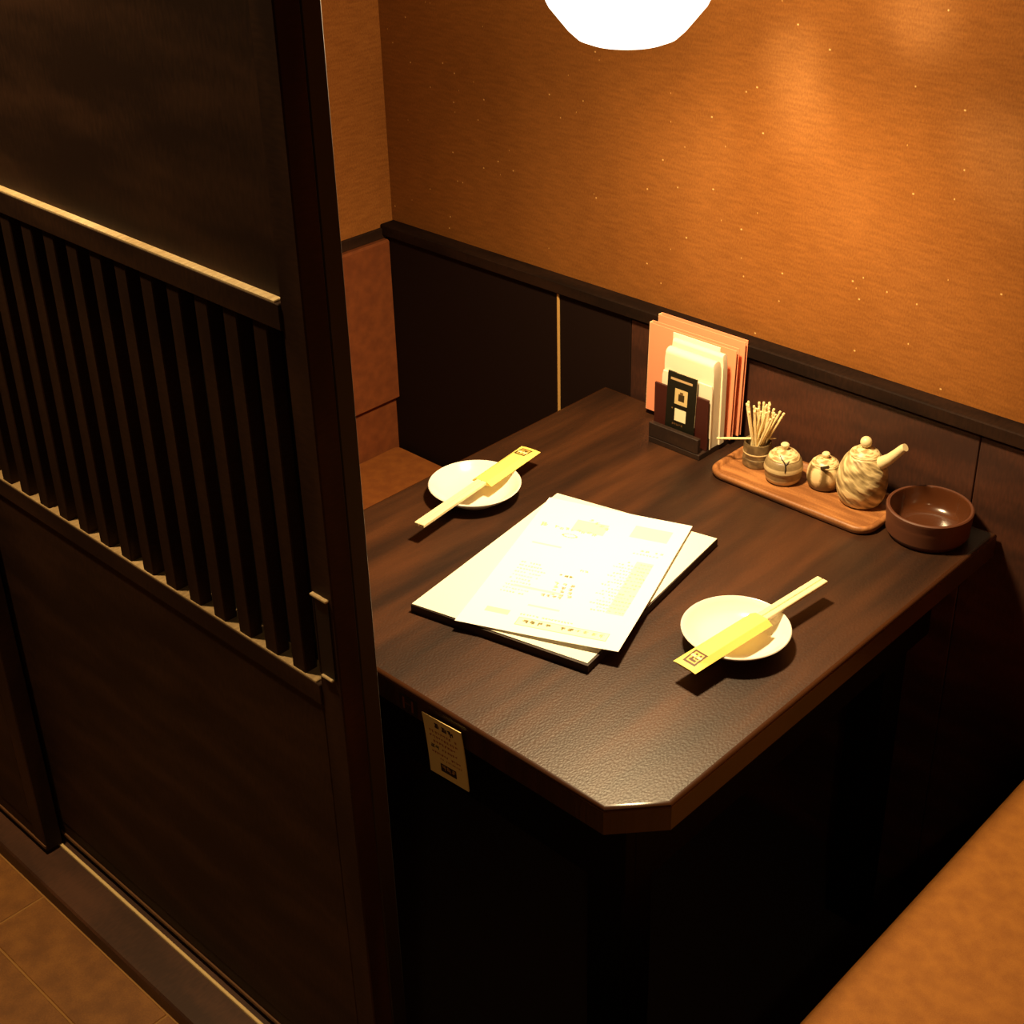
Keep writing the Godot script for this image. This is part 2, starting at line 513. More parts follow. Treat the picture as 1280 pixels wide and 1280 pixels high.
# ------------------------------------------------------------------ the scene
func _ready() -> void:
	var cam := Camera3D.new()
	cam.name = "camera"
	add_child(cam)
	cam.position = Vector3(1.4779, 1.1102 + T, 1.7492)
	cam.rotation = Vector3(-0.5008, 0.756, -0.0165)
	cam.near = 0.05
	cam.far = 40.0
	var f := 1790.2
	cam.set_frustum(0.05 * 1280.0 / f, Vector2((640.0 - 670.0) / f, -(640.0 - 571.0) / f) * 0.05, 0.05, 40.0)
	cam.current = true

	var env := Environment.new()
	env.background_mode = Environment.BG_COLOR
	env.background_color = Color(0, 0, 0)
	env.tonemap_mode = Environment.TONE_MAPPER_LINEAR
	env.tonemap_exposure = 1.0
	env.sdfgi_enabled = true
	env.ssao_enabled = true
	env.ssil_enabled = true
	var we := WorldEnvironment.new()
	we.name = "world_environment"
	we.environment = env
	add_child(we)

	make_materials()
	build_shell()
	build_door("door_1", "dark sliding lattice door with pale worn rails half across the booth opening", -0.37, 0.513, 1.028)
	build_door("door_2", "dark sliding door whose end stands at the lower left above the sill", -1.225, -0.235, 1.064)
	build_benches()
	build_table()
	build_lamp()
	build_aisle_light()
	build_menu()
	build_plates()
	build_holder()
	build_tray()
	build_bowl()

func struct(called: String, label: String, cat := "") -> Node3D:
	var o := thing(called, label, cat if cat != "" else called.split("_")[0], Vector3.ZERO, 0.0, "", "structure")
	return o

func build_shell() -> void:
	# aisle floor with its tiles
	var fl := struct("floor", "brown tiled aisle floor in front of the sliding doors")
	boxpart(fl, "slab", Vector3(-2.6, -0.62, 1.06), Vector3(3.0, -0.5312, 3.1), M.grout, 0.0005, 0, 1.0)
	var s := 0.33
	for i in 10:
		for j in 6:
			var x := -0.189 + s * (i - 4)
			var z := 1.20 + s * (j - 1)
			var z0 := maxf(z, 1.101)
			if z0 > z + s - 0.01:
				continue
			boxpart(fl, "floor_tile", Vector3(x + 0.0015, -0.54, z0 + 0.0015), Vector3(x + s - 0.0015, -0.53, z + s - 0.0015), M.tile, 0.001, 0, 2.0)
	# booth pit floor
	var pf := struct("floor", "dark sunken floor of the booth beneath the table")
	boxpart(pf, "slab", Vector3(-0.70, -0.85, -0.13), Vector3(1.45, -0.75, 1.0), M.pit, 0.001)
	# threshold
	var sl := struct("trim_1", "dark wooden threshold with brass track running under the sliding doors", "threshold")
	boxpart(sl, "sill", Vector3(-2.6, -0.80, 0.965), Vector3(3.0, -0.503, 1.10), M.sill, 0.003, 0, 1.0)
	boxpart(sl, "track_rail", Vector3(-2.6, -0.505, 1.0345), Vector3(3.0, -0.4985, 1.0395), M.brass, 0.001, 0, 1.0, "thin bright brass track rail")
	# post behind the door
	var pst := struct("trim_2", "black wooden post directly behind the edge of the sliding door", "post")
	boxpart(pst, "post_body", Vector3(0.474, -0.503, 0.974), Vector3(0.511, 1.28, 0.9965), M.blackplain, 0.0015, 1, 1.0)
	# back wall
	var wb := struct("wall_back", "orange brown washi papered wall above dark wainscot behind the table")
	boxpart(wb, "wallpaper", Vector3(-0.70, -0.85, -0.13), Vector3(1.45, 1.80, -0.03), M.paper, 0.0005, 0, 0.5)
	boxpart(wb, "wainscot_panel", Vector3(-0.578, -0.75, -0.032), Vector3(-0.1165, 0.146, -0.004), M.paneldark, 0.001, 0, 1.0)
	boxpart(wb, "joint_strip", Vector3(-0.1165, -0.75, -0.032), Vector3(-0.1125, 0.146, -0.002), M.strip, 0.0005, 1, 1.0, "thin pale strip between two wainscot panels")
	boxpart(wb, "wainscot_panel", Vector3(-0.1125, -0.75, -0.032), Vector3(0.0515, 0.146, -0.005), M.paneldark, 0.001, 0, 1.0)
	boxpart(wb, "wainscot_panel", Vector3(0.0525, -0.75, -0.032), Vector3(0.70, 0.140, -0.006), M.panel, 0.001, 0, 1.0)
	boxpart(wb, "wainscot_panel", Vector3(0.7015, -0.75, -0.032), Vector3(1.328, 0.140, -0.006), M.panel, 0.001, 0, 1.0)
	boxpart(wb, "wainscot_cap", Vector3(-0.578, 0.146, -0.032), Vector3(1.328, 0.1685, 0.004), M.cap, 0.002, 0, 1.0)
	# left wall of the booth
	var wlf := struct("wall_left", "brown papered end wall of the booth behind the far bench")
	boxpart(wlf, "wallpaper", Vector3(-0.70, -0.85, -0.03), Vector3(-0.578, 1.80, 1.0), M.sidepaper, 0.0005, 2, 0.5)
	boxpart(wlf, "wall_cap", Vector3(-0.579, 0.139, -0.03), Vector3(-0.572, 0.161, 0.965), M.black, 0.0015, 2, 1.0)
	boxpart(wlf, "backrest_panel", Vector3(-0.579, -0.208, -0.006), Vector3(-0.560, 0.139, 0.965), M.back, 0.006, 2, 3.0, "padded brown backrest panel")
	boxpart(wlf, "lower_panel", Vector3(-0.579, -0.34, -0.006), Vector3(-0.574, -0.208, 0.965), M.back, 0.001, 2, 3.0)
	# right wall of the booth
	var wr := struct("wall_right", "brown papered end wall of the booth behind the near bench")
	boxpart(wr, "wallpaper", Vector3(1.328, -0.85, -0.03), Vector3(1.45, 1.80, 1.0), M.sidepaper, 0.0005, 2, 0.5)
	boxpart(wr, "wall_cap", Vector3(1.322, 0.139, -0.03), Vector3(1.329, 0.161, 0.965), M.black, 0.0015, 2, 1.0)
	boxpart(wr, "backrest_panel", Vector3(1.310, -0.208, -0.006), Vector3(1.329, 0.139, 0.965), M.back, 0.006, 2, 3.0)
	# front of the booths: lintel and the wall either side
	var wf := struct("wall_front", "dark wall and lintel round the booth opening")
	boxpart(wf, "lintel", Vector3(-2.6, 1.29, 0.97), Vector3(3.0, 1.80, 1.075), M.black, 0.002, 0, 1.0)
	boxpart(wf, "side_panel", Vector3(1.328, -0.503, 0.985), Vector3(3.0, 1.29, 1.06), M.black, 0.002, 1, 1.0)
	boxpart(wf, "side_panel", Vector3(-2.6, -0.503, 0.965), Vector3(-0.60, 1.29, 1.02), M.black, 0.002, 1, 1.0)
	# aisle enclosure
	var wa := struct("wall_aisle", "dark wall along the far side of the aisle")
	boxpart(wa, "wall_board", Vector3(-2.6, -0.62, 3.0), Vector3(3.0, 1.80, 3.12), M.black, 0.001, 0, 1.0)
	var we := struct("wall_end_left", "dark wall closing the aisle beyond the second door")
	boxpart(we, "wall_board", Vector3(-2.72, -0.62, 0.9), Vector3(-2.6, 1.80, 3.12), M.black, 0.001, 2, 1.0)
	var w2 := struct("wall_end_right", "dark wall closing the aisle beyond the near bench")
	boxpart(w2, "wall_board", Vector3(3.0, -0.62, 0.9), Vector3(3.12, 1.80, 3.12), M.black, 0.001, 2, 1.0)
	var ce := struct("ceiling", "dark boarded ceiling over booth and aisle")
	boxpart(ce, "ceiling_board", Vector3(-2.72, 1.78, -0.13), Vector3(3.12, 1.90, 3.12), M.ceil, 0.001, 0, 1.0)

func build_door(called: String, label: String, x0: float, x1: float, zf: float) -> void:
	var d := struct(called, label, "sliding door")
	var zb := zf - 0.030
	var y0 := -0.4975
	var y1 := 1.285
	var sw := 0.034
	for x in [x0, x1 - sw]:
		boxpart(d, "stile", Vector3(x, y0, zb), Vector3(x + sw, y1, zf - 0.002), M.black, 0.0015, 1, 1.0)
	var a := x0 + sw
	var b := x1 - sw
	boxpart(d, "lower_panel", Vector3(a, -0.46, zb + 0.004), Vector3(b, 0.1505, zf - 0.0022), M.black, 0.001, 0, 1.0)
	boxpart(d, "bottom_rail", Vector3(a, y0, zb), Vector3(b, -0.46, zf - 0.003), M.black, 0.001, 0, 1.0)
	boxpart(d, "bottom_edge", Vector3(x0, -0.491, zf - 0.003), Vector3(x1, -0.485, zf), M.edge, 0.001, 0, 1.0, "brown bottom edge coloured lighter as if lit")  # lighter brown stands in for the lit bevel
	for y in [0.1795, 0.612]:
		var r := boxpart(d, "middle_rail", Vector3(a, y - 0.029, zb), Vector3(b, y - 0.002, zf), M.black, 0.001, 0, 1.0)
		boxpart(r, "rail_ledge", Vector3(a, y - 0.003, zb + 0.001), Vector3(b - 0.006, y, zf - 0.0005), M.worn if y > 0.5 else M.worndim, 0.001, 0, 1.0, "pale worn upper edge of the rail")  # lower ledge takes the copy coloured for dimmer light
	boxpart(d, "backing_panel", Vector3(a, 0.175, zb), Vector3(b, 0.5835, zb + 0.004), M.blackplain, 0.0005, 1, 1.0)
	boxpart(d, "upper_panel", Vector3(a, 0.608, zb + 0.004), Vector3(b, y1 - 0.05, zf - 0.0095), M.black, 0.001, 0, 1.0)
	boxpart(d, "top_rail", Vector3(a, y1 - 0.05, zb), Vector3(b, y1, zf - 0.003), M.black, 0.001, 0, 1.0)
	var mb := MB.new()
	cbox(mb, Vector3(0, 0.1785, zf - 0.018), Vector3(0.022, 0.5845, zf - 0.002), 0.0012, 1, 1.0)
	var mesh := mb.mesh(M.black, 20.0)
	var x := b - 0.047
	while x > a + 0.01:
		var s := MeshInstance3D.new()
		s.name = "slat"
		s.mesh = mesh
		s.position.x = x
		d.add_child(s, true)
		x -= 0.047
	# finger pull let into the stile
	var h := boxpart(d, "finger_pull", Vector3(x1 - 0.031, 0.196, zf - 0.003), Vector3(x1 - 0.0075, 0.2945, zf - 0.0012), M.blackplain, 0.0005, 1, 1.0)
	boxpart(h, "pull_rim", Vector3(x1 - 0.032, 0.294, zf - 0.003), Vector3(x1 - 0.0065, 0.297, zf + 0.002), M.worn, 0.0008, 0, 1.0, "top edge of the finger pull painted pale as if lit")  # both rims are painted pale to stand in for their highlights
	boxpart(h, "pull_rim", Vector3(x1 - 0.028, 0.193, zf - 0.003), Vector3(x1 - 0.0105, 0.196, zf + 0.0012), M.worn, 0.0008, 0, 1.0, "bottom edge of the finger pull painted pale as if lit")
	for xx in [x1 - 0.032, x1 - 0.0085]:
		boxpart(h, "pull_side", Vector3(xx, 0.196, zf - 0.003), Vector3(xx + 0.002, 0.294, zf - 0.0005), M.blackplain, 0.0005, 1, 1.0)

func build_benches() -> void:
	for k in [["brown booth bench at the far side of the table below the papered end wall", -0.573, -0.145, "seatdark"], ["tan topped booth bench seat in the lower right corner nearest the camera", 0.886, 1.327, "seat"]]:
		var b := thing("bench", k[0], "bench", Vector3(k[1], -0.75, 0))
		var w: float = k[2] - k[1]
		boxpart(b, "base", Vector3(0, 0, 0.001), Vector3(w, 0.395, 0.963), M.black, 0.002, 2, 1.0)
		var mb := MB.new()
		var L := []
		for p in [[0.004, 0.395], [0.0, 0.400], [0.0, 0.420], [0.003, 0.427], [0.009, 0.432]]:
			L.append(rrect(w / 2 - p[0], 0.481 - p[0], 0.012, p[1], Vector3(w / 2, 0, 0.482), 4))
		rings(mb, L, true, true)
		for i in mb.w.size():
			mb.w[i] = Vector2(mb.v[i].x, mb.v[i].z) * 3.0
		part(b, "seat_pad", mb, M[k[3]])

func build_table() -> void:
	var t := thing("dining_table", "dark brown wooden booth table with clipped corners laid for two", "table", Vector3(0.375, -0.75, 0.411))
	var cx := 0.375
	var cz := 0.411
	var W := 0.75
	var D := 0.8224
	# anticlockwise in x, -z
	var poly := PackedVector2Array([Vector2(0, 0), Vector2(0, -(D - 0.057)), Vector2(0.0516, -D), Vector2(W - 0.0516, -D), Vector2(W, -(D - 0.057)), Vector2(W, 0)])
	var mb := MB.new()
	var L := []
	for p in [[0.003, -0.041], [0.0, -0.038], [0.0, -0.0058], [0.0058, -0.0058], [0.0058, 0.0]]:
		var pl := inset(poly, p[0])
		var r := PackedVector3Array()
		for q in pl:
			r.append(Vector3(q.x - cx, p[1] + 0.75, -q.y - cz))
		L.append(r)
	rings(mb, L)
	for i in mb.w.size():
		mb.w[i] = Vector2(mb.v[i].x + cx, mb.v[i].z + cz) * Vector2(1.0 / 0.83, 1.0 / 0.83)
	part(t, "tabletop", mb, M.table, 32.0)
	mb = MB.new()
	L = []
	for p in [[0.0001, -0.0059], [0.0001, -0.0046], [0.0006, -0.0028], [0.0014, -0.0017], [0.0024, -0.0009], [0.0036, -0.0004], [0.0048, -0.0001], [0.006, 0.0001]]:
		var pl := inset(poly, p[0])
		var r := PackedVector3Array()
		for q in pl:
			r.append(Vector3(q.x - cx, p[1] + 0.75, -q.y - cz))
		L.append(r)
	rings(mb, L, false, false)
	part(t, "edge_band", mb, M.edgeband, 32.0, "smooth rounded edge of the tabletop")
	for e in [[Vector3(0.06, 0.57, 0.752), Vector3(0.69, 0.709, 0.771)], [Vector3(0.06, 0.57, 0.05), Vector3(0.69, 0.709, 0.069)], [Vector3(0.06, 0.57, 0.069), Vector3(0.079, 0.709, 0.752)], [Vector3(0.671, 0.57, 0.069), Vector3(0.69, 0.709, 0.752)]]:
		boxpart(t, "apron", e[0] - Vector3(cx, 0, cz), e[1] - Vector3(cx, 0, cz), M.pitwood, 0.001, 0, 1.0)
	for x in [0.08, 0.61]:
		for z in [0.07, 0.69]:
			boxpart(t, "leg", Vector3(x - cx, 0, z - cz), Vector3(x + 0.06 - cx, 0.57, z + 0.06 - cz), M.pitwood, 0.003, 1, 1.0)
	# notice and sticker on the apron
	var n := thing("paper_notice", "small cream paper notice with dark print taped to the table's front edge", "notice", Vector3(0.4475, -0.106, 0.8226))
	n.rotation.z = 0.06
	mb = MB.new()
	var g := 6
	for i in g:
		for s in 2:
			var v0 := float(i) / g
			var v1 := float(i + 1) / g
			var z0 := 0.0012 * s + 0.004 * pow(1.0 - v0, 2.0)
			var z1 := 0.0012 * s + 0.004 * pow(1.0 - v1, 2.0)
			var ya := 0.0925 * (1.0 - v0)
			var yb := 0.0925 * (1.0 - v1)
			var a := Vector3(-0.0345, ya, z0)
			var b := Vector3(0.0345, ya, z0)
			var c := Vector3(0.0345, yb, z1)
			var d := Vector3(-0.0345, yb, z1)
			if s == 1:
				mb.q(d, c, b, a, Vector2(0, v1), Vector2(1, v1), Vector2(1, v0), Vector2(0, v0))
			else:
				mb.q(a, b, c, d, Vector2(0.02, 0.02), Vector2(0.02, 0.02), Vector2(0.02, 0.02), Vector2(0.02, 0.02))
	for i in 1:
		mb.q(Vector3(-0.0345, 0.0925, 0.0052), Vector3(0.0345, 0.0925, 0.0052), Vector3(0.0345, 0.0925, 0.004), Vector3(-0.0345, 0.0925, 0.004))
	part(n, "sheet", mb, M.notice)
	var k := thing("sticker", "tiny dark sticker with faint reddish marks beside the notice on the table's front edge", "sticker", Vector3(0.377, -0.036, 0.8222))
	mb = MB.new()
	cbox(mb, Vector3(-0.016, 0, 0), Vector3(0.016, 0.024, 0.001), 0.0002)
	for i in mb.w.size():
		mb.w[i] = Vector2((mb.v[i].x + 0.016) / 0.032, 1.0 - mb.v[i].y / 0.024)
	part(k, "label", mb, M.sticker)

func build_lamp() -> void:
	var l := thing("pendant_lamp", "glowing white glass pendant lamp hanging over the table", "lamp", Vector3(0.376, 0.722, 0.411))
	var mb := MB.new()
	lathe(mb, [Vector2(0.0, 0.0), Vector2(0.025, 0.0005), Vector2(0.047, 0.003), Vector2(0.060, 0.008), Vector2(0.071, 0.018), Vector2(0.094, 0.046), Vector2(0.107, 0.072), Vector2(0.112, 0.095), Vector2(0.112, 0.125), Vector2(0.098, 0.155), Vector2(0.075, 0.178), Vector2(0.045, 0.19), Vector2(0.045, 0.1895), Vector2(0.0, 0.1895)], 48)
	part(l, "shade", mb, M.shade)
	mb = MB.new()
	lathe(mb, [Vector2(0.047, 0.187), Vector2(0.047, 0.205), Vector2(0.025, 0.222), Vector2(0.012, 0.245), Vector2(0.0, 0.246)], 32)
	part(l, "cap", mb, M.blackplain)
	mb = MB.new()
	tube(mb, [Vector3(0, 0.24, 0), Vector3(0, 0.6, 0), Vector3(0, 1.03, 0)], [0.003, 0.003, 0.003], 8)
	part(l, "cord", mb, M.blackplain)
	mb = MB.new()
	lathe(mb, [Vector2(0.0, 1.018), Vector2(0.045, 1.02), Vector2(0.05, 1.03), Vector2(0.05, 1.0445), Vector2(0.0, 1.0445)], 32)
	part(l, "ceiling_cup", mb, M.blackplain)
	var o := OmniLight3D.new()
	o.name = "bulb_light"
	o.position = Vector3(0, 0.09, 0)
	o.light_color = Color(1.0, 0.865, 0.64)
	o.light_energy = LAMP_OMNI
	o.light_size = 0.05
	o.omni_range = 8.0
	o.omni_attenuation = 2.0
	o.shadow_enabled = true
	l.add_child(o)
	var s := SpotLight3D.new()
	s.name = "downward_light"
	s.position = Vector3(0, 0.08, 0)
	s.rotation = Vector3(-PI / 2, 0, 0)
	s.light_color = Color(1.0, 0.865, 0.64)
	s.light_energy = LAMP_SPOT
	s.light_size = 0.045
	s.spot_angle = 72.0
	s.spot_angle_attenuation = 0.9
	s.spot_range = 8.0
	s.spot_attenuation = 2.0
	s.shadow_enabled = true
	l.add_child(s)

	# narrow spots added inside the shade to brighten patches of the back wall
	for k in [[0.325, 0.61, 8.0, 0.27], [0.345, 0.53, 8.0, 0.29], [0.515, 0.70, 8.0, 0.26], [0.66, 0.53, 8.0, 0.26], [0.43, 0.42, 8.0, 0.12], [0.17, 0.43, 9.0, 0.10], [0.20, 0.27, 7.0, 0.10], [0.56, 0.30, 8.0, 0.12]]:
		var g := SpotLight3D.new()
		g.name = "added_wall_spot"
		g.light_color = Color(1.0, 1.0, 0.93)
		g.light_energy = k[3]
		g.light_size = 0.03
		g.spot_angle = k[2]
		g.spot_angle_attenuation = 1.0
		g.spot_range = 8.0
		g.spot_attenuation = 2.0
		g.shadow_enabled = true
		l.add_child(g, true)
		g.position = Vector3(0, 0.09, 0)
		g.look_at_from_position(l.position + g.position, Vector3(k[0], k[1] + T, -0.03), Vector3.UP)

const LAMP_OMNI := 0.43
const LAMP_SPOT := 1.45

func build_aisle_light() -> void:
	downlight("round ceiling downlight over the aisle in front of the sliding doors", Vector3(-0.15, 1.76, 1.30), AISLE)
	downlight("round ceiling downlight further along the aisle behind the camera", Vector3(2.0, 1.76, 2.35), AISLE_FAR)

func downlight(label: String, at: Vector3, energy: float) -> void:
	var l := thing("ceiling_light", label, "ceiling light", at)
	var mb := MB.new()
	lathe(mb, [Vector2(0.0, 0.004), Vector2(0.052, 0.004), Vector2(0.055, -0.002), Vector2(0.066, -0.002), Vector2(0.068, 0.002), Vector2(0.068, 0.0195), Vector2(0.0, 0.0195)], 32)
	part(l, "housing", mb, M.blackplain)
	mb = MB.new()
	lathe(mb, [Vector2(0.0, -0.003), Vector2(0.03, -0.0025), Vector2(0.05, 0.0), Vector2(0.05, 0.006), Vector2(0.0, 0.006)], 32)
	part(l, "lens", mb, M.lens)
	var s := SpotLight3D.new()
	s.name = "downlight"
	s.position = Vector3(0, -0.01, 0)
	s.rotation = Vector3(-PI / 2, 0, 0)
	s.light_color = Color(1.0, 0.86, 0.62)
	s.light_energy = energy
	s.light_size = 0.05
	s.spot_angle = 75.0
	s.spot_angle_attenuation = 1.0
	s.spot_range = 8.0
	s.spot_attenuation = 2.0
	s.shadow_enabled = true
	l.add_child(s)

const AISLE := 3.0
const AISLE_FAR := 1.0

# a thin warped sheet between four corners (TL, TR, BR, BL), bent up by lift(u, v)
func sheet(tl: Vector3, tr: Vector3, br: Vector3, bl: Vector3, th: float, lift: Callable, nu := 12, nv := 16) -> MB:
	var mb := MB.new()
	var p := func(i: int, j: int, up: float) -> Vector3:
		var u := float(i) / nu
		var v := float(j) / nv
		var b: Vector3 = tl.lerp(tr, u).lerp(bl.lerp(br, u), v)
		return b + Vector3(0, lift.call(u, v) + up, 0)
	for i in nu:
		for j in nv:
			var u0 := Vector2(float(i) / nu, float(j) / nv)
			var u2 := Vector2(float(i + 1) / nu, float(j + 1) / nv)
			mb.q(p.call(i, j, th), p.call(i, j + 1, th), p.call(i + 1, j + 1, th), p.call(i + 1, j, th), u0, Vector2(u0.x, u2.y), u2, Vector2(u2.x, u0.y))
			mb.q(p.call(i, j, 0), p.call(i + 1, j, 0), p.call(i + 1, j + 1, 0), p.call(i, j + 1, 0))
	for i in nu:
		mb.q(p.call(i, nv, 0), p.call(i + 1, nv, 0), p.call(i + 1, nv, th), p.call(i, nv, th))
		mb.q(p.call(i + 1, 0, 0), p.call(i, 0, 0), p.call(i, 0, th), p.call(i + 1, 0, th))
	for j in nv:
		mb.q(p.call(0, j, 0), p.call(0, j + 1, 0), p.call(0, j + 1, th), p.call(0, j, th))
		mb.q(p.call(nu, j + 1, 0), p.call(nu, j, 0), p.call(nu, j, th), p.call(nu, j + 1, th))
	return mb

func build_menu() -> void:
	var tl := Vector3(0.204, 0, 0.352)
	var tr := Vector3(0.465, 0, 0.296)
	var br := Vector3(0.5235, 0, 0.648)
	var bl := Vector3(0.256, 0, 0.704)
	var c := (tl + tr + br + bl) / 4.0
	var m := thing("menu_book", "large cream menu book with dark edges lying under the white sheet", "menu", c)
	var flat := func(_u: float, _v: float) -> float: return 0.0
	part(m, "cover", sheet(tl - c, tr - c, br - c, bl - c, 0.0115, flat, 1, 1), M.cover, 20.0)
	var up := Vector3(0, 0.0116, 0)
	var mb := sheet((tl - c) * 0.995 + up, (tr - c) * 0.995 + up, (br - c) * 0.975 + up, (bl - c) * 0.993 + up, 0.0006, func(u: float, v: float) -> float: return 0.0004 * (1.0 + sin(u * 5.0)) * v, 6, 8)
	part(m, "page", mb, M.cream, 30.0, "cream page filling the cover")
	# loose printed sheet
	tl = Vector3(0.206, 0.0132, 0.372)
	tr = Vector3(0.4225, 0.0135, 0.300)
	br = Vector3(0.5405, 0.0135, 0.609)
	bl = Vector3(0.3305, 0.0132, 0.694)
	c = (tl + tr + br + bl) / 4.0
	c.y = 0.0
	var s := thing("menu_sheet", "white printed menu sheet lying slightly askew on the cream menu book", "menu", c)
	var bend := func(u: float, v: float) -> float: return 0.0036 * pow(u, 2.0) * (0.7 + 0.3 * v) + 0.0016 * pow(v, 3.0) + 0.0008 * (1.0 + sin(v * 7.0)) * u
	part(s, "paper", sheet(tl - c, tr - c, br - c, bl - c, 0.0006, bend, 14, 20), M.sheet, 40.0)

func build_plates() -> void:
	var mb := MB.new()
	lathe(mb, [Vector2(0.0, 0.002), Vector2(0.036, 0.002), Vector2(0.037, 0.0), Vector2(0.0405, 0.0), Vector2(0.041, 0.004), Vector2(0.052, 0.008), Vector2(0.064, 0.0165), Vector2(0.0705, 0.0225), Vector2(0.0715, 0.0242), Vector2(0.0705, 0.0252), Vector2(0.0685, 0.0248), Vector2(0.064, 0.0205), Vector2(0.055, 0.0125), Vector2(0.044, 0.0078), Vector2(0.030, 0.006), Vector2(0.0, 0.0055)], 64)
	var first: Node3D = null
	for k in [["small white dish nearer the front corner of the table, chopsticks across it", Vector3(0.6225, 0, 0.470)], ["small white dish at the far edge of the table near the wainscot, chopsticks across it", Vector3(0.1025, 0, 0.428)]]:
		if first == null:
			first = thing("plate", k[0], "plate", k[1], 0.0, "white dishes on the table")
			part(first, "dish", mb, M.white, 50.0)
		else:
			var c := first.duplicate()
			c.name = numbered("plate")
			add_child(c)
			c.position = k[1] + Vector3(0, T, 0)
			c.set_meta("label", k[0])
	# chopsticks: local z runs from the sleeve's stamped end to the tips
	chopsticks("disposable chopsticks in a yellow sleeve whose stamped end points to the table's front corner", Vector3(0.6275, 0.0255, 0.586), Vector3(0.6505, 0.0268, 0.3115), 0.148)
	chopsticks("disposable chopsticks in a yellow sleeve whose stamped end points to the wainscot", Vector3(0.0985, 0.0268, 0.2975), Vector3(0.1355, 0.0255, 0.575), 0.130)

func chopsticks(label: String, a: Vector3, b: Vector3, sl: float) -> void:
	var o := thing("chopsticks", label, "chopsticks", a, 0.0, "sleeved chopsticks on the dishes")
	var d := b - a
	var len := d.length()
	o.rotation.y = atan2(d.x, d.z)
	o.rotation.x = -asin(d.y / len)
	for s in [-1.0, 1.0]:
		var mb := MB.new()
		cbox(mb, Vector3(minf(s * 0.0003, s * 0.0088), 0.0006, 0.02), Vector3(maxf(s * 0.0003, s * 0.0088), 0.0062, len), 0.0009, 2, 1.0)
		part(o, "chopstick", mb, M.chop, 20.0)
	var mb2 := MB.new()
	var hw := 0.0185
	var ring := func(z: float, k: float) -> PackedVector3Array:
		var r := PackedVector3Array()
		for q in [[hw, 0.0008], [hw, 0.0012], [0.0098, 0.0068 * k], [-0.0098, 0.0068 * k], [-hw, 0.0012], [-hw, 0.0008], [-0.009, 0.0], [0.009, 0.0]]:
			r.append(Vector3(q[0], q[1], z))
		return r
	var L := [ring.call(0.0, 0.35), ring.call(0.015, 0.75), ring.call(0.03, 1.0), ring.call(sl, 1.0)]
	rings(mb2, L)
	for i in mb2.w.size():
		mb2.w[i] = Vector2(0.5 - mb2.v[i].x / (2 * hw), mb2.v[i].z / 0.148)
		if mb2.v[i].y < 0.0007:
			mb2.w[i] = Vector2(0.1, 0.9)
	part(o, "paper_sleeve", mb2, M.sleeve, 25.0, "yellow paper sleeve with a square stamp")

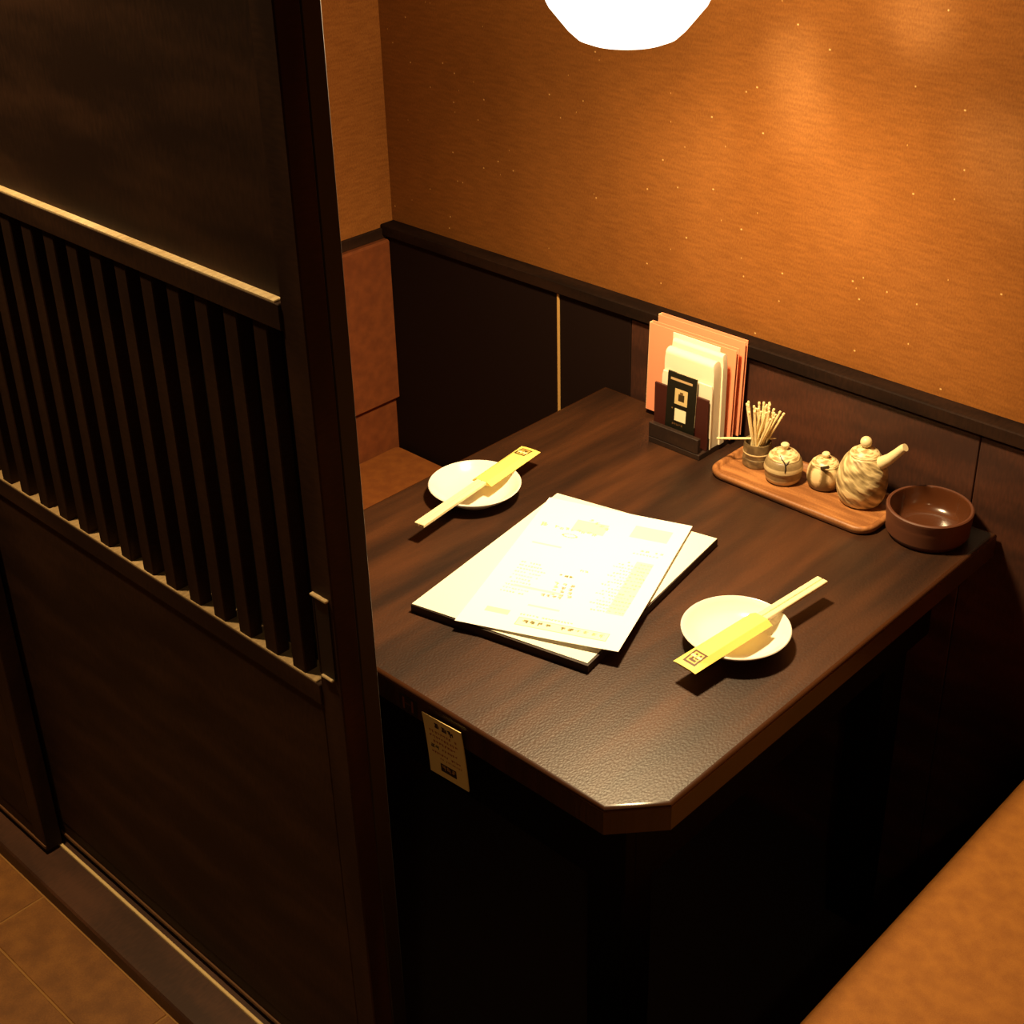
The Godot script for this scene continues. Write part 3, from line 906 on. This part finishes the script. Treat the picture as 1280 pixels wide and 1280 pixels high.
func build_holder() -> void:
	var h := thing("table_stand", "dark wooden stand by the wainscot holding cards, napkins and menus", "stand", Vector3(0.24, 0, 0.06))
	boxpart(h, "base", Vector3(-0.052, 0, -0.056), Vector3(0.052, 0.010, 0.052), M.holder, 0.001, 0, 1.0)
	boxpart(h, "front_lip", Vector3(-0.052, 0.010, 0.043), Vector3(0.048, 0.036, 0.052), M.holder, 0.0012, 0, 1.0)
	boxpart(h, "divider", Vector3(-0.052, 0.010, 0.0245), Vector3(0.052, 0.030, 0.0275), M.holder, 0.001, 0, 1.0)
	boxpart(h, "rear_lip", Vector3(-0.052, 0.010, -0.056), Vector3(0.052, 0.030, -0.052), M.holder, 0.001, 0, 1.0)
	# black card leaning in the front slot
	var c := thing("table_card", "small black card with white square pictures at the front of the stand", "card", Vector3(0.240, 0.0103, 0.0985))
	c.rotation.x = -0.05
	var mb := MB.new()
	cbox(mb, Vector3(-0.029, 0, -0.0015), Vector3(0.029, 0.1195, 0.0015), 0.0004)
	for i in mb.w.size():
		mb.w[i] = Vector2((mb.v[i].x + 0.029) / 0.058, 1.0 - mb.v[i].y / 0.1195) if mb.v[i].z > 0.001 else Vector2(0.03, 0.97)
	part(c, "printed_board", mb, M.card, 20.0)
	# red-brown folder behind it
	var r := thing("menu_card", "dark red brown card standing behind the black card in the stand", "card", Vector3(0.238, 0.0103, 0.0915))
	boxpart(r, "board", Vector3(-0.054, 0, -0.002), Vector3(0.054, 0.090, 0.002), M.redbrown, 0.0006)
	# napkins: a folded stack with a rounded top fold
	var n := thing("napkin_stack", "stack of folded cream paper napkins in the middle of the stand", "napkins", Vector3(0.243, 0.0103, 0.0585))
	mb = MB.new()
	var leaf := func(m2: MB, z0: float, z1: float, top: float, hw: float) -> void:
		var prof := []
		var mid := (z0 + z1) / 2
		var hz := (z1 - z0) / 2
		prof.append(Vector2(z1, 0.0))
		for i in 9:
			var a := PI * i / 8.0
			prof.append(Vector2(mid + cos(a) * hz, top - hz * 0.9 + sin(a) * hz * 0.9))
		prof.append(Vector2(z0, 0.0))
		var L := []
		for x in [-hw, -hw + 0.002, hw - 0.002, hw]:
			var rr := PackedVector3Array()
			var k := 0.93 if absf(x) == hw else 1.0
			for q in prof:
				rr.append(Vector3(x, q.y * (k if q.y > 0.05 else 1.0), mid + (q.x - mid) * k))
			rr.reverse()
			if (rr[1] - rr[0]).cross(rr[2] - rr[1]).x < 0.0:
				rr.reverse()
			L.append(rr)
		rings(m2, L)
	leaf.call(mb, 0.004, 0.024, 0.150, 0.049)
	part(n, "front_fold", mb, M.napkin)
	mb = MB.new()
	leaf.call(mb, -0.009, 0.0035, 0.158, 0.0515)
	part(n, "rear_fold", mb, M.napkin)
	mb = MB.new()
	leaf.call(mb, 0.0245, 0.0275, 0.112, 0.050)
	part(n, "wrapper", mb, M.napkin)
	# cream printed card between napkins and menus
	var w := thing("menu_leaflet", "pale cream leaflet rising behind the napkins in the stand", "leaflet", Vector3(0.236, 0.0103, 0.0455))
	boxpart(w, "leaf", Vector3(-0.054, 0, -0.0008), Vector3(0.040, 0.161, 0.0008), M.cream, 0.0003)
	# two salmon menus, tall and wide, at the back of the stand
	var pk := [["salmon pink menu folder standing second from the back of the stand", 0.2105, 0.0335, 0.157, 0.002, 0.175], ["salmon pink menu folder standing at the very back of the stand against the wainscot", 0.2125, 0.0135, 0.165, 0.0, 0.175]]
	for k in pk:
		var p := thing("menu_folder", k[0], "menu", Vector3(k[1], 0.0103, k[2]), 0.0, "salmon menu folders in the stand")
		p.rotation.x = -0.035
		var hw: float = k[5] / 2
		boxpart(p, "front_cover", Vector3(-hw, 0, 0.003), Vector3(hw, k[3], 0.0045), M.pink, 0.0005)
		boxpart(p, "back_cover", Vector3(-hw, 0, -0.0035), Vector3(hw, k[3] + 0.002, -0.002), M.pink, 0.0005)
		boxpart(p, "spine", Vector3(-hw - 0.0008, 0, -0.0035), Vector3(-hw + 0.001, k[3] + 0.001, 0.0045), M.pinkedge, 0.0005)
		boxpart(p, "gap_shade", Vector3(-hw + 0.002, 0.002, -0.0015), Vector3(hw - 0.004, k[3] - 0.004, 0.0025), M.redbrown, 0.0003)  # dark sheet painted as the shade in the gap between the covers

func build_tray() -> void:
	var t := thing("condiment_tray", "long oak tray with rounded rim holding the condiment pots", "tray", Vector3(0.4715, 0, 0.0805))
	var mb := MB.new()
	var L := []
	for p in [[0.006, 0.0], [0.002, 0.002], [0.0, 0.006], [0.0, 0.010], [0.002, 0.0125], [0.0055, 0.013], [0.0085, 0.0118], [0.011, 0.0075], [0.014, 0.006]]:
		L.append(rrect(0.146 - p[0], 0.0615 - p[0], 0.030 - p[0], p[1], Vector3.ZERO, 7))
	rings(mb, L)
	for i in mb.w.size():
		mb.w[i] = Vector2(mb.v[i].x, mb.v[i].z + mb.v[i].y) * Vector2(2.0, 4.0)
	part(t, "tray_body", mb, M.tray, 50.0)
	var y := 0.0061
	# toothpick cup
	var c := thing("toothpick_cup", "small grey ceramic cup of toothpicks at the tray's end beside the menu stand", "cup", Vector3(0.371, y, 0.066))
	mb = MB.new()
	lathe(mb, [Vector2(0.0, 0.0), Vector2(0.0215, 0.0), Vector2(0.0228, 0.003), Vector2(0.0228, 0.014), Vector2(0.0218, 0.0155), Vector2(0.0222, 0.017), Vector2(0.0222, 0.039), Vector2(0.0212, 0.041), Vector2(0.0195, 0.040), Vector2(0.0188, 0.034), Vector2(0.0188, 0.006), Vector2(0.0, 0.005)], 36)
	part(c, "cup_body", mb, M.cup, 30.0)
	mb = MB.new()
	lathe(mb, [Vector2(0.0222, 0.022), Vector2(0.0228, 0.0235), Vector2(0.0222, 0.025)], 36)
	part(c, "rib", mb, M.lid)
	# toothpicks
	var rng := RandomNumberGenerator.new()
	rng.seed = 4
	mb = MB.new()
	lathe(mb, [Vector2(0.0, 0.0), Vector2(0.0007, 0.003), Vector2(0.0017, 0.010), Vector2(0.0019, 0.05), Vector2(0.0019, 0.087), Vector2(0.0014, 0.0878), Vector2(0.0016, 0.089), Vector2(0.0022, 0.0912), Vector2(0.0018, 0.094), Vector2(0.0, 0.0948)], 7)
	var pm := mb.mesh(M.pick, 40.0)
	var cup := Vector3(0.371, y + 0.0052, 0.066)
	for i in 26:
		var a := i * 2.39996
		var rr := 0.0135 * sqrt((i + 0.5) / 26.0)
		var foot := Vector3(cos(a) * rr * 0.45, 0.0004, sin(a) * rr * 0.45)
		var mouth := Vector3(cos(a) * rr, 0.036, sin(a) * rr)
		# leaning two ways: one upright sheaf and one fanned to the pots
		if i % 2 == 0:
			mouth += Vector3(0.0035, 0, -0.001)
			foot += Vector3(-0.004 - rng.randf() * 0.003, 0, 0.002)
		else:
			mouth += Vector3(-0.001, 0, 0.0)
			foot += Vector3(0.001, 0, 0.0)
		mouth = Vector3(clampf(mouth.x, -0.016, 0.016), mouth.y, clampf(mouth.z, -0.014, 0.014))
		var p := MeshInstance3D.new()
		p.name = numbered("toothpick")
		p.mesh = pm
		add_child(p)
		var d := (mouth - foot).normalized()
		p.basis = Basis(Quaternion(Vector3.UP, d))
		p.position = cup + foot + Vector3(0, T + rng.randf() * 0.002, 0)
		tag(p, "thin pale wooden toothpick standing in the grey cup on the tray", "toothpick", "toothpicks in the cup")
	var q := MeshInstance3D.new()
	q.name = numbered("toothpick")
	q.mesh = pm
	add_child(q)
	q.basis = Basis(Quaternion(Vector3.UP, Vector3(-0.72, 0.03, 0.69).normalized()))
	q.position = Vector3(0.371, T + y + 0.0435, 0.066) + Vector3(0.021, 0.0, -0.020)
	tag(q, "single toothpick lying level across the cup's mouth, reaching towards the napkins", "toothpick")
	# first jar
	var j := thing("condiment_jar", "squat banded ceramic jar with a dark twig mark, between toothpicks and petal jar", "jar", Vector3(0.4305, y, 0.081))
	mb = MB.new()
	lathe(mb, [Vector2(0.0, 0.0), Vector2(0.023, 0.0), Vector2(0.0265, 0.003), Vector2(0.0285, 0.010), Vector2(0.0288, 0.018), Vector2(0.0300, 0.020), Vector2(0.0306, 0.023), Vector2(0.0298, 0.027), Vector2(0.0282, 0.034), Vector2(0.0262, 0.038), Vector2(0.024, 0.0395), Vector2(0.022, 0.0385), Vector2(0.0, 0.038)], 44)
	part(j, "jar_body", mb, M.banded, 40.0)
	mb = MB.new()
	lathe(mb, [Vector2(0.0, 0.0385), Vector2(0.0235, 0.0385), Vector2(0.0245, 0.0402), Vector2(0.0235, 0.043), Vector2(0.019, 0.0480), Vector2(0.012, 0.0515), Vector2(0.005, 0.053), Vector2(0.0, 0.0532)], 40)
	var lid := part(j, "lid", mb, M.lid, 40.0)
	mb = MB.new()
	lathe(mb, [Vector2(0.0, 0.0525), Vector2(0.0045, 0.0525), Vector2(0.005, 0.056), Vector2(0.0065, 0.059), Vector2(0.0066, 0.061), Vector2(0.005, 0.063), Vector2(0.0, 0.0637)], 24)
	part(lid, "knob", mb, M.knob, 40.0)
	# the twig: a dark forked line over the shoulder, on the side of the camera
	mb = MB.new()
	var dirv := Vector3(0.62, 0, 0.79).normalized()
	var ang := func(y2: float, r: float, off: float) -> Vector3:
		return (dirv.rotated(Vector3.UP, off) * r) + Vector3(0, y2, 0)
	tube(mb, [ang.call(0.0275, 0.0299, 0.0), ang.call(0.034, 0.0284, 0.02), ang.call(0.0392, 0.0262, 0.0), ang.call(0.0415, 0.0247, -0.05), ang.call(0.0455, 0.0215, -0.25), ang.call(0.0495, 0.0165, -0.5)], [0.0009, 0.0012, 0.0012, 0.0011, 0.0009, 0.0006], 8)
	tube(mb, [ang.call(0.0385, 0.0266, 0.0), ang.call(0.0415, 0.0248, 0.12), ang.call(0.044, 0.0228, 0.28)], [0.001, 0.0009, 0.0005], 8)
	part(j, "twig_mark", mb, M.twig)
	# second jar
	var k := thing("condiment_jar", "squat ceramic jar painted with pale petals, between banded jar and tall pot", "jar", Vector3(0.4885, y, 0.056))
	mb = MB.new()
	lathe(mb, [Vector2(0.0, 0.0), Vector2(0.020, 0.0), Vector2(0.0235, 0.003), Vector2(0.0262, 0.012), Vector2(0.0268, 0.020), Vector2(0.0258, 0.029), Vector2(0.0235, 0.036), Vector2(0.0212, 0.0385), Vector2(0.0195, 0.0378), Vector2(0.0, 0.037)], 40)
	part(k, "jar_body", mb, M.petal, 40.0)
	mb = MB.new()
	lathe(mb, [Vector2(0.0, 0.0375), Vector2(0.0205, 0.0375), Vector2(0.0215, 0.039), Vector2(0.0205, 0.0415), Vector2(0.0165, 0.0455), Vector2(0.010, 0.0485), Vector2(0.0, 0.0495)], 36)
	lid = part(k, "lid", mb, M.lid, 40.0)
	mb = MB.new()
	lathe(mb, [Vector2(0.0, 0.049), Vector2(0.004, 0.049), Vector2(0.0045, 0.0515), Vector2(0.0062, 0.0535), Vector2(0.0062, 0.0555), Vector2(0.0045, 0.0575), Vector2(0.0, 0.058)], 24)
	part(lid, "knob", mb, M.knob, 40.0)
	mb = MB.new()
	tube(mb, [Vector3(0.006, 0.0405, 0.0195), Vector3(0.012, 0.0445, 0.0225), Vector3(0.019, 0.0480, 0.0215)], [0.0024, 0.0022, 0.0026], 8)
	part(lid, "spoon_handle", mb, M.twig, 40.0, "dark spoon handle at the lid's notch")
	# soy pot
	var s := thing("soy_pot", "tall egg-shaped ceramic pot with ball knob and spout at the tray's end", "pot", Vector3(0.5545, y, 0.0575))
	mb = MB.new()
	lathe(mb, [Vector2(0.0, 0.0), Vector2(0.026, 0.0), Vector2(0.0305, 0.002), Vector2(0.0345, 0.010), Vector2(0.0375, 0.022), Vector2(0.0385, 0.034), Vector2(0.0375, 0.046), Vector2(0.0350, 0.058), Vector2(0.0310, 0.069), Vector2(0.0255, 0.077), Vector2(0.0230, 0.0795), Vector2(0.021, 0.079), Vector2(0.0, 0.0785)], 52, Vector3.ZERO, 0.006)
	part(s, "pot_body", mb, M.soy, 40.0)
	mb = MB.new()
	lathe(mb, [Vector2(0.0, 0.0785), Vector2(0.022, 0.0788), Vector2(0.0228, 0.0802), Vector2(0.021, 0.0835), Vector2(0.015, 0.0880), Vector2(0.008, 0.0910), Vector2(0.0, 0.092)], 36)
	lid = part(s, "lid", mb, M.lid, 40.0)
	mb = MB.new()
	var pr := []
	for i in 11:
		var a := PI * i / 10.0
		pr.append(Vector2(sin(a) * 0.0088, 0.0995 - cos(a) * 0.0088))
	lathe(mb, pr, 24)
	part(lid, "ball_knob", mb, M.knob, 60.0)
	mb = MB.new()
	tube(mb, [Vector3(0.018, 0.066, -0.001), Vector3(0.030, 0.0755, -0.002), Vector3(0.040, 0.085, -0.003), Vector3(0.049, 0.096, -0.004), Vector3(0.0575, 0.107, -0.005), Vector3(0.061, 0.110, -0.005)], [0.0105, 0.0095, 0.0080, 0.0070, 0.0064, 0.0060], 16)
	part(s, "spout", mb, M.knob, 50.0)

func build_bowl() -> void:
	var b := thing("brown_bowl", "low round brown glazed bowl at the table's back corner by the tray", "bowl", Vector3(0.6725, 0, 0.066))
	var mb := MB.new()
	lathe(mb, [Vector2(0.0, 0.003), Vector2(0.046, 0.003), Vector2(0.047, 0.0), Vector2(0.054, 0.0), Vector2(0.056, 0.004), Vector2(0.060, 0.009), Vector2(0.0605, 0.024), Vector2(0.0612, 0.030), Vector2(0.0605, 0.0335), Vector2(0.0622, 0.041), Vector2(0.0620, 0.0455), Vector2(0.0600, 0.0468), Vector2(0.0570, 0.0462)], 64)
	part(b, "outer_wall", mb, M.bowlout, 30.0)
	mb = MB.new()
	lathe(mb, [Vector2(0.0572, 0.0463), Vector2(0.0555, 0.044), Vector2(0.0540, 0.034), Vector2(0.0505, 0.022), Vector2(0.045, 0.0145), Vector2(0.034, 0.0105), Vector2(0.018, 0.009), Vector2(0.0, 0.0085)], 64)
	part(b, "glazed_inside", mb, M.bowl, 60.0)
